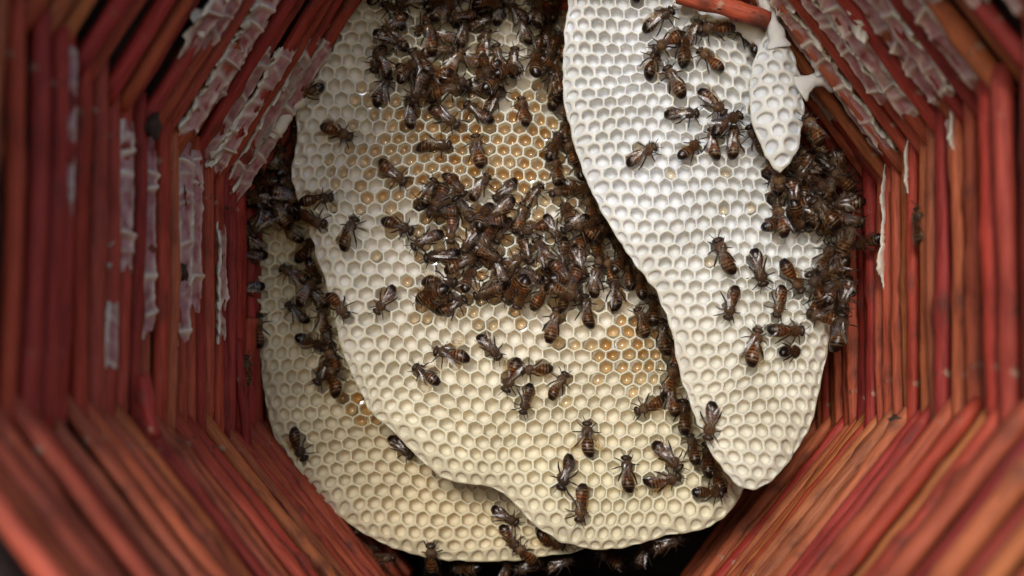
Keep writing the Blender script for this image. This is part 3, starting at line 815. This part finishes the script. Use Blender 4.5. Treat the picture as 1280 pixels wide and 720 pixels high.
TF, AW = 'head to front comb', 'head from front comb'
GROUPS = {
 'ctop': ('in packed crowd atop middle comb', 'bees crowding the top of the middle comb', TF, AW),
 'cmid': ('in thick band across middle comb', 'bees banded across the middle comb', TF, AW),
 'gap': ('in gap beside front comb', 'bees in the gap beside the front comb', 'head under the comb', 'head out of the gap'),
 'lup': ('heaped at rear comb\'s upper end', 'bees heaped at the rear comb\'s upper end', 'head to the combs', 'head to the sticks'),
 'lcol': ('in the column on the rear comb', 'bees in a column on the rear comb', 'head to the middle comb', 'head to the sticks'),
 'rtop': ('in bunch atop the white comb', 'bees bunched at the top of the front comb', 'head to the small comb', 'head to the free edge'),
 'rmid': ('grouped on lower white comb', 'bees loosely grouped low on the front comb', 'head to the sticks', 'head to the free edge'),
 'heap': ('heaped below the small hanging comb', 'bees heaped below the small comb', 'head to the sticks', 'head to the white comb'),
 'redge': ('wedged between white comb and sticks', 'bees wedged beside the front comb', 'head to the sticks', 'head to the white comb'),
 'under': ('in the hollow under the combs', 'bees under the combs', 'head sideways', 'head sideways'),
}
placed = []
brs = random.Random(99)
nbee = [0]
def bee(px, py, ang, surf_, label, spread=None, lift=0.0, scale=None, tilt=None):
    """px, py: where the body's middle shows; ang: where the head points (0 right, 90 up)"""
    if isinstance(surf_, Comb):
        p = surf_.point(px, py); n_ = surf_.normal(p); key = id(surf_)
    else:
        p = at(px, py, surf_[0]); n_ = Vector(surf_[1]).normalized(); key = round(surf_[0], 3)
    h = Vector((math.cos(R(ang)), 0, math.sin(R(ang))))
    lay = 0
    for q, k2, ly in placed:
        if k2 == key and (q - p).length < 0.0060 and ly >= lay: lay = ly + 1
    lay = min(lay, 2)
    if tilt is None and label in GROUPS and brs.random() < 0.12: tilt = 32; lift -= 0.0006          # head down in a cell
    x = (h - n_ * h.dot(n_)).normalized(); y = n_.cross(x)
    sc = scale or brs.uniform(0.86, 1.04)
    M = Matrix(((x.x, y.x, n_.x, 0), (x.y, y.y, n_.y, 0), (x.z, y.z, n_.z, 0), (0, 0, 0, 1)))
    off = n_ * (lay * 0.0026 + lift - 0.0001)
    M = Matrix.Translation(p + off) @ M @ Matrix.Rotation(R(tilt if tilt is not None else brs.uniform(-7, 7) + (brs.uniform(-14, 14) if lay else 0)), 4, 'Y') @ Matrix.Rotation(R(brs.uniform(-22, 22)), 4, 'X') @ Matrix.Diagonal((sc, sc, sc, 1))
    b_ = brs.choice(BODIES)
    o = bpy.data.objects.new('honey_bee', None); COL.objects.link(o); o.empty_display_size = 0.004; o.matrix_world = TILT @ M
    sp = spread if spread is not None else brs.choice((7, 7, 13, 13, 13, 21))
    if label in GROUPS:
        d_ = ang % 360
        hd = 'head up' if 45 <= d_ < 135 else 'head down' if 225 <= d_ < 315 else GROUPS[label][2] if d_ < 45 or d_ >= 315 else GROUPS[label][3]
        wg = {7: 'tight wings', 13: 'folded wings', 21: 'half-open wings', 40: 'wide wings'}[sp]
        tag(o, 'bee %s, %s, %s%s' % (GROUPS[label][0], hd, wg, ', astride another' if lay else ''), 'bee', GROUPS[label][1])
    else: tag(o, label, 'bee', 'lone bees')
    bo = bpy.data.objects.new('body', b_); COL.objects.link(bo); bo.parent = o
    for wm in WINGS[sp]:
        w_ = bpy.data.objects.new('wing', wm); COL.objects.link(w_); w_.parent = o
    placed.append((p, key, lay)); nbee[0] += 1
    return o
C_, R_, L_ = combC, combR, combL
for a in [
  (387, 117, 190, 'head against the upper left sticks, walking at the middle comb\'s wax-tied corner'),
  (424, 168, -25, 'amber-waisted honey bee heading downhill, alone near the middle comb\'s upper rounded corner'),
  (399, 250, 5, 'dark honey bee lying level just above another at the middle comb\'s upper free edge'),
  (397, 274, -18, 'striped honey bee directly below a level dark one at the middle comb\'s free edge'),
  (438, 291, 65, 'amber honey bee climbing with its black tip down, next to the edge pair'),
  (482, 377, 232, 'shiny winged honey bee walking downhill alone on pale cells of the middle comb'),
  (427, 383, -50, 'amber striped honey bee stepping off the column onto the middle comb'),
  (614, 434, -50, 'dark honey bee heading downhill just below the thick band, above a crossed trio'),
  (563, 445, 172, 'honey bee with wings held out wide on pale middle comb cells'),
  (532, 469, 145, 'dark-headed bee with shiny folded wings beside the bee with wide wings'),
  (642, 472, 250, 'bee heading down under another\'s body in the crossed trio'),
  (668, 460, 180, 'bee lying level across another in the crossed trio'),
  (655, 500, 255, 'lowest bee of the crossed trio, head down on pale cells'),
  (698, 480, 55, 'single bee with black tip beside the crossed trio'),
  (733, 547, 88, 'upright bee with one wing held out on the lower middle comb'),
  (708, 594, 248, 'dark bee heading downhill between the upright bee and the lowest bee'),
  (781, 591, 92, 'upright slim bee with raised antennae on the lower middle comb'),
  (723, 631, 263, 'bee with black tip up, lowest one on the open middle comb cells'),
  (836, 571, -45, 'upper one of two touching bees near the middle comb\'s shaded side'),
  (829, 599, 18, 'lower one of two touching bees near the middle comb\'s shaded side'),
  (884, 619, 3, 'level bee in shade near the middle comb\'s lower corner'),
  (808, 508, 200, 'bee with round dark abdomen stepping out of the shaded gap'),
 ]:
    lab = a[3] if 'bee' in a[3] else 'honey bee ' + a[3]
    bee(a[0], a[1], a[2], C_, lab, spread=40 if 'wide' in a[3] or 'held out' in a[3] else None)
for a in [(802, 194, 30, 'striped bee alone at the side of the front comb\'s upper bunch'),
          (902, 320, 110, 'bee climbing with raised forelegs, highest of the loose front comb group'),
          (912, 381, 255, 'bee with black tip up, at the loose front comb group\'s open side'),
          (941, 433, 72, 'shiny bee climbing with spread legs at the bottom of the loose front comb group'),
          (889, 528, 255, 'lone honey bee stepping over the white front comb\'s slanting edge')]:
    bee(a[0], a[1], a[2], R_, a[3])
for a in [(377, 557, -58, 'lone striped bee at the rear comb\'s outer edge'), (503, 560, -45, 'bee climbing from the rear comb over the middle comb\'s edge'),
          (632, 646, -30, 'striped bee in shade on the rear comb below the middle comb\'s bulge'), (329, 411, 85, 'slim dark bee climbing upright on the rear comb beside the exposed stick'),
          (540, 694, 90, 'bee clinging to the rear comb\'s lowest rim')]:
    bee(a[0], a[1], a[2], L_, a[3])
for x, y, g in [(470, 77, -105), (478, 114, 65), (512, 142, 90), (510, 97, -45), (525, 85, 125), (493, 50, 140), (492, 20, 135), (530, 28, 230), (548, 66, 5),
                (585, 74, 150), (578, 42, 80), (571, 12, 95), (592, 4, 120), (608, 58, 80), (624, 74, 100), (623, 12, 85), (643, 82, 80), (655, 38, 100), (681, 45, 70),
                (594, 112, 180), (620, 128, 60), (574, 108, -20), (558, 148, -38), (596, 144, 140), (596, 188, 100), (651, 140, 95), (545, 181, 0), (492, 219, -38),
                (545, 8, 20), (515, 2, 200), (640, -6, 60), (668, 8, 110), (690, 12, 80), (700, 60, 100), (668, 62, 250), (690, 85, 90), (694, 118, 60), (676, 22, 40), (604, 30, 20),
                (478, -4, 30), (555, 46, 160), (568, 84, 60), (634, 100, 20), (560, 122, 10), (612, 92, 200), (536, 52, 100), (604, 6, 70), (645, 18, 130), (660, 90, 70)]:
    bee(x, y, g, C_, 'ctop')
for x, y, g in [(534, 243, 232), (569, 235, -50), (600, 234, 55), (632, 241, 220), (604, 275, 250), (668, 247, 48), (553, 266, 185), (533, 302, 208), (565, 290, -95),
                (590, 300, 240), (552, 324, 185), (605, 321, 165), (628, 292, 240), (692, 288, -60), (708, 276, 90), (660, 315, -70), (678, 320, 120), (702, 322, -90),
                (725, 330, -75), (742, 318, -70), (757, 340, 100), (742, 352, 80), (660, 345, 160), (690, 352, 120), (553, 351, -8), (588, 352, 65), (615, 355, 60),
                (568, 385, 30), (643, 360, 230), (652, 368, 250), (675, 368, 60), (691, 405, 75), (731, 388, 95), (703, 370, 100), (500, 285, -22), (640, 330, 30), (716, 358, 250),
                (725, 300, 60), (768, 368, 95), (580, 330, 20), (625, 340, 110), (668, 290, 200), (580, 262, 130), (650, 272, 80)]:
    bee(x, y, g, C_, 'cmid')
for x, y, g in [(693, 215, 90), (722, 238, 0), (703, 160, 80), (712, 190, 120), (690, 185, 60), (700, 245, 200), (735, 265, 100), (752, 285, 70), (768, 312, 110), (780, 345, 95),
                (792, 362, 80), (813, 388, 80), (827, 420, 95), (838, 448, 100), (836, 475, 70), (838, 500, 100), (852, 520, 85), (862, 562, 90), (880, 575, 80),
                (890, 598, 110), (722, 215, 70), (742, 300, 240), (800, 402, 110), (700, 135, 100), (730, 290, 30), (770, 335, 50)]:
    bee(x, y, g, C_, 'gap')
for x, y, g in [(372, 180, 115), (370, 146, 80), (345, 200, 70), (330, 222, 120), (350, 232, 20), (340, 255, 200), (322, 250, 90), (315, 298, 115), (310, 323, 180), (310, 362, 190), (345, 180, 240), (358, 215, 60),
                (325, 275, 40), (362, 250, 100), (312, 240, 100), (335, 232, 160)]:
    bee(x, y, g, (0.372 + 0.002 * brs.random(), (0.15, -1, 0.1)), 'lup')
for x, y, g in [(388, 312, 50), (364, 286, 125), (367, 345, 155), (390, 340, -60), (396, 372, 140), (369, 392, 133), (386, 430, -22), (402, 402, 100), (412, 425, 90), (410, 455, 60), (410, 466, 235),
                (425, 474, 110), (375, 262, 110), (385, 365, 60), (420, 448, 120), (655, 688, 130), (640, 672, 300), (690, 674, -20)]:
    bee(x, y, g, L_, 'lcol' if x < 600 else 'under')
for x, y, g in [(824, 27, 32), (850, 62, 98), (813, 78, 68), (843, 102, 118), (884, 78, 138), (892, 40, 185), (928, 46, 150), (890, 132, -48), (854, 146, 0), (860, 190, 45), (890, 180, 90), (916, 178, 88),
                (937, 180, 120), (790, -16, 90), (868, 44, 60), (832, 60, 210), (905, 160, 30), (938, 62, 60)]:
    bee(x, y, g, R_, 'rtop')
for x, y, g in [(948, 337, -72), (986, 350, -52), (972, 379, 258), (1028, 324, 57), (1015, 376, 70), (1022, 396, 160), (982, 414, 0), (984, 440, 0), (1030, 287, 200), (1010, 362, 120)]:
    bee(x, y, g, R_, 'rmid')
for x, y, g in [(965, 205, 60), (985, 222, 110), (1005, 235, 80), (1025, 232, 140), (1000, 258, 200), (1022, 262, 70), (1045, 258, 100), (1040, 236, 60), (1012, 200, 120), (1030, 205, 150),
                (980, 240, 30), (1055, 280, 90), (1036, 275, 20), (1008, 215, 250), (1020, 180, 120), (1050, 225, 130), (1060, 245, 80), (990, 205, 160), (970, 225, 90), (1045, 210, 120)]:
    bee(x, y, g, (0.342 + 0.004 * brs.random(), (-0.25, -1, -0.1)), 'heap')
for x, y, g in [(1050, 302, 100), (1056, 326, 80), (1060, 350, 110), (1056, 380, 70), (1050, 414, 80), (1044, 340, 200), (1044, 368, 60), (1064, 300, 60), (1062, 372, 250), (1054, 398, 100)]:
    bee(x, y, g, (0.343 + 0.003 * brs.random(), (-0.45, -1, 0)), 'redge')
for x, y, g, Y in [(385, 605, 130, .40), (402, 630, 100, .40), (424, 650, 160, .395), (438, 668, 200, .395), (478, 703, 10, .39), (586, 712, 170, .40), (630, 714, 80, .40), (806, 692, 70, .39), (833, 678, 20, .375),
                   (700, 705, 20, .40), (760, 702, 150, .40), (370, 590, 60, .40), (455, 690, 30, .40), (660, 708, 200, .395)]:
    bee(x, y, g, (Y, (0, -1, 0.35)), 'under')
for x, y, g, Y, nn, lab in [(1088, 304, 180, .344, (-1, -.6, 0), 'dusty bee crossing the upright sticks beside the front comb'),
                            (1156, 281, 90, .305, (-1, -.6, 0), 'bee tucked behind a white wax flake on the upright sticks'),
                            (304, 461, 95, .362, (.7, -1, 0), 'bee on the exposed stick beside the rear comb'),
                            (1018, 160, 120, .330, (-.6, -1, -.4), 'amber striped bee on the stick behind the small hanging comb')]:
    bee(x, y, g, (Y, nn), lab)
fr_ = random.Random(5)
def fill(n_, x0, x1, y0, y1, sf, lab, test=None):
    for _ in range(n_):
        for _t in range(40):
            x, y = fr_.uniform(x0, x1), fr_.uniform(y0, y1)
            if test is None or test(x, y): break
        bee(x, y, fr_.uniform(0, 360), sf() if callable(sf) else sf, lab)
fill(18, 480, 690, -5, 125, C_, 'ctop')
fill(16, 535, 760, 235, 375, C_, 'cmid', lambda x, y: x < 690 or y > 270)
fill(12, 965, 1062, 200, 290, lambda: (0.340 + 0.004 * fr_.random(), (-0.25, -1, -0.1)), 'heap', lambda x, y: y > 190 + (x - 965) * .25)
fill(8, 312, 366, 170, 290, lambda: (0.372 + 0.002 * fr_.random(), (0.15, -1, 0.1)), 'lup', lambda x, y: (x - 305) > (255 - y) * .5)
print('cells', combL.ncell, combC.ncell, combR.ncell, combS.ncell, 'bees', nbee[0])
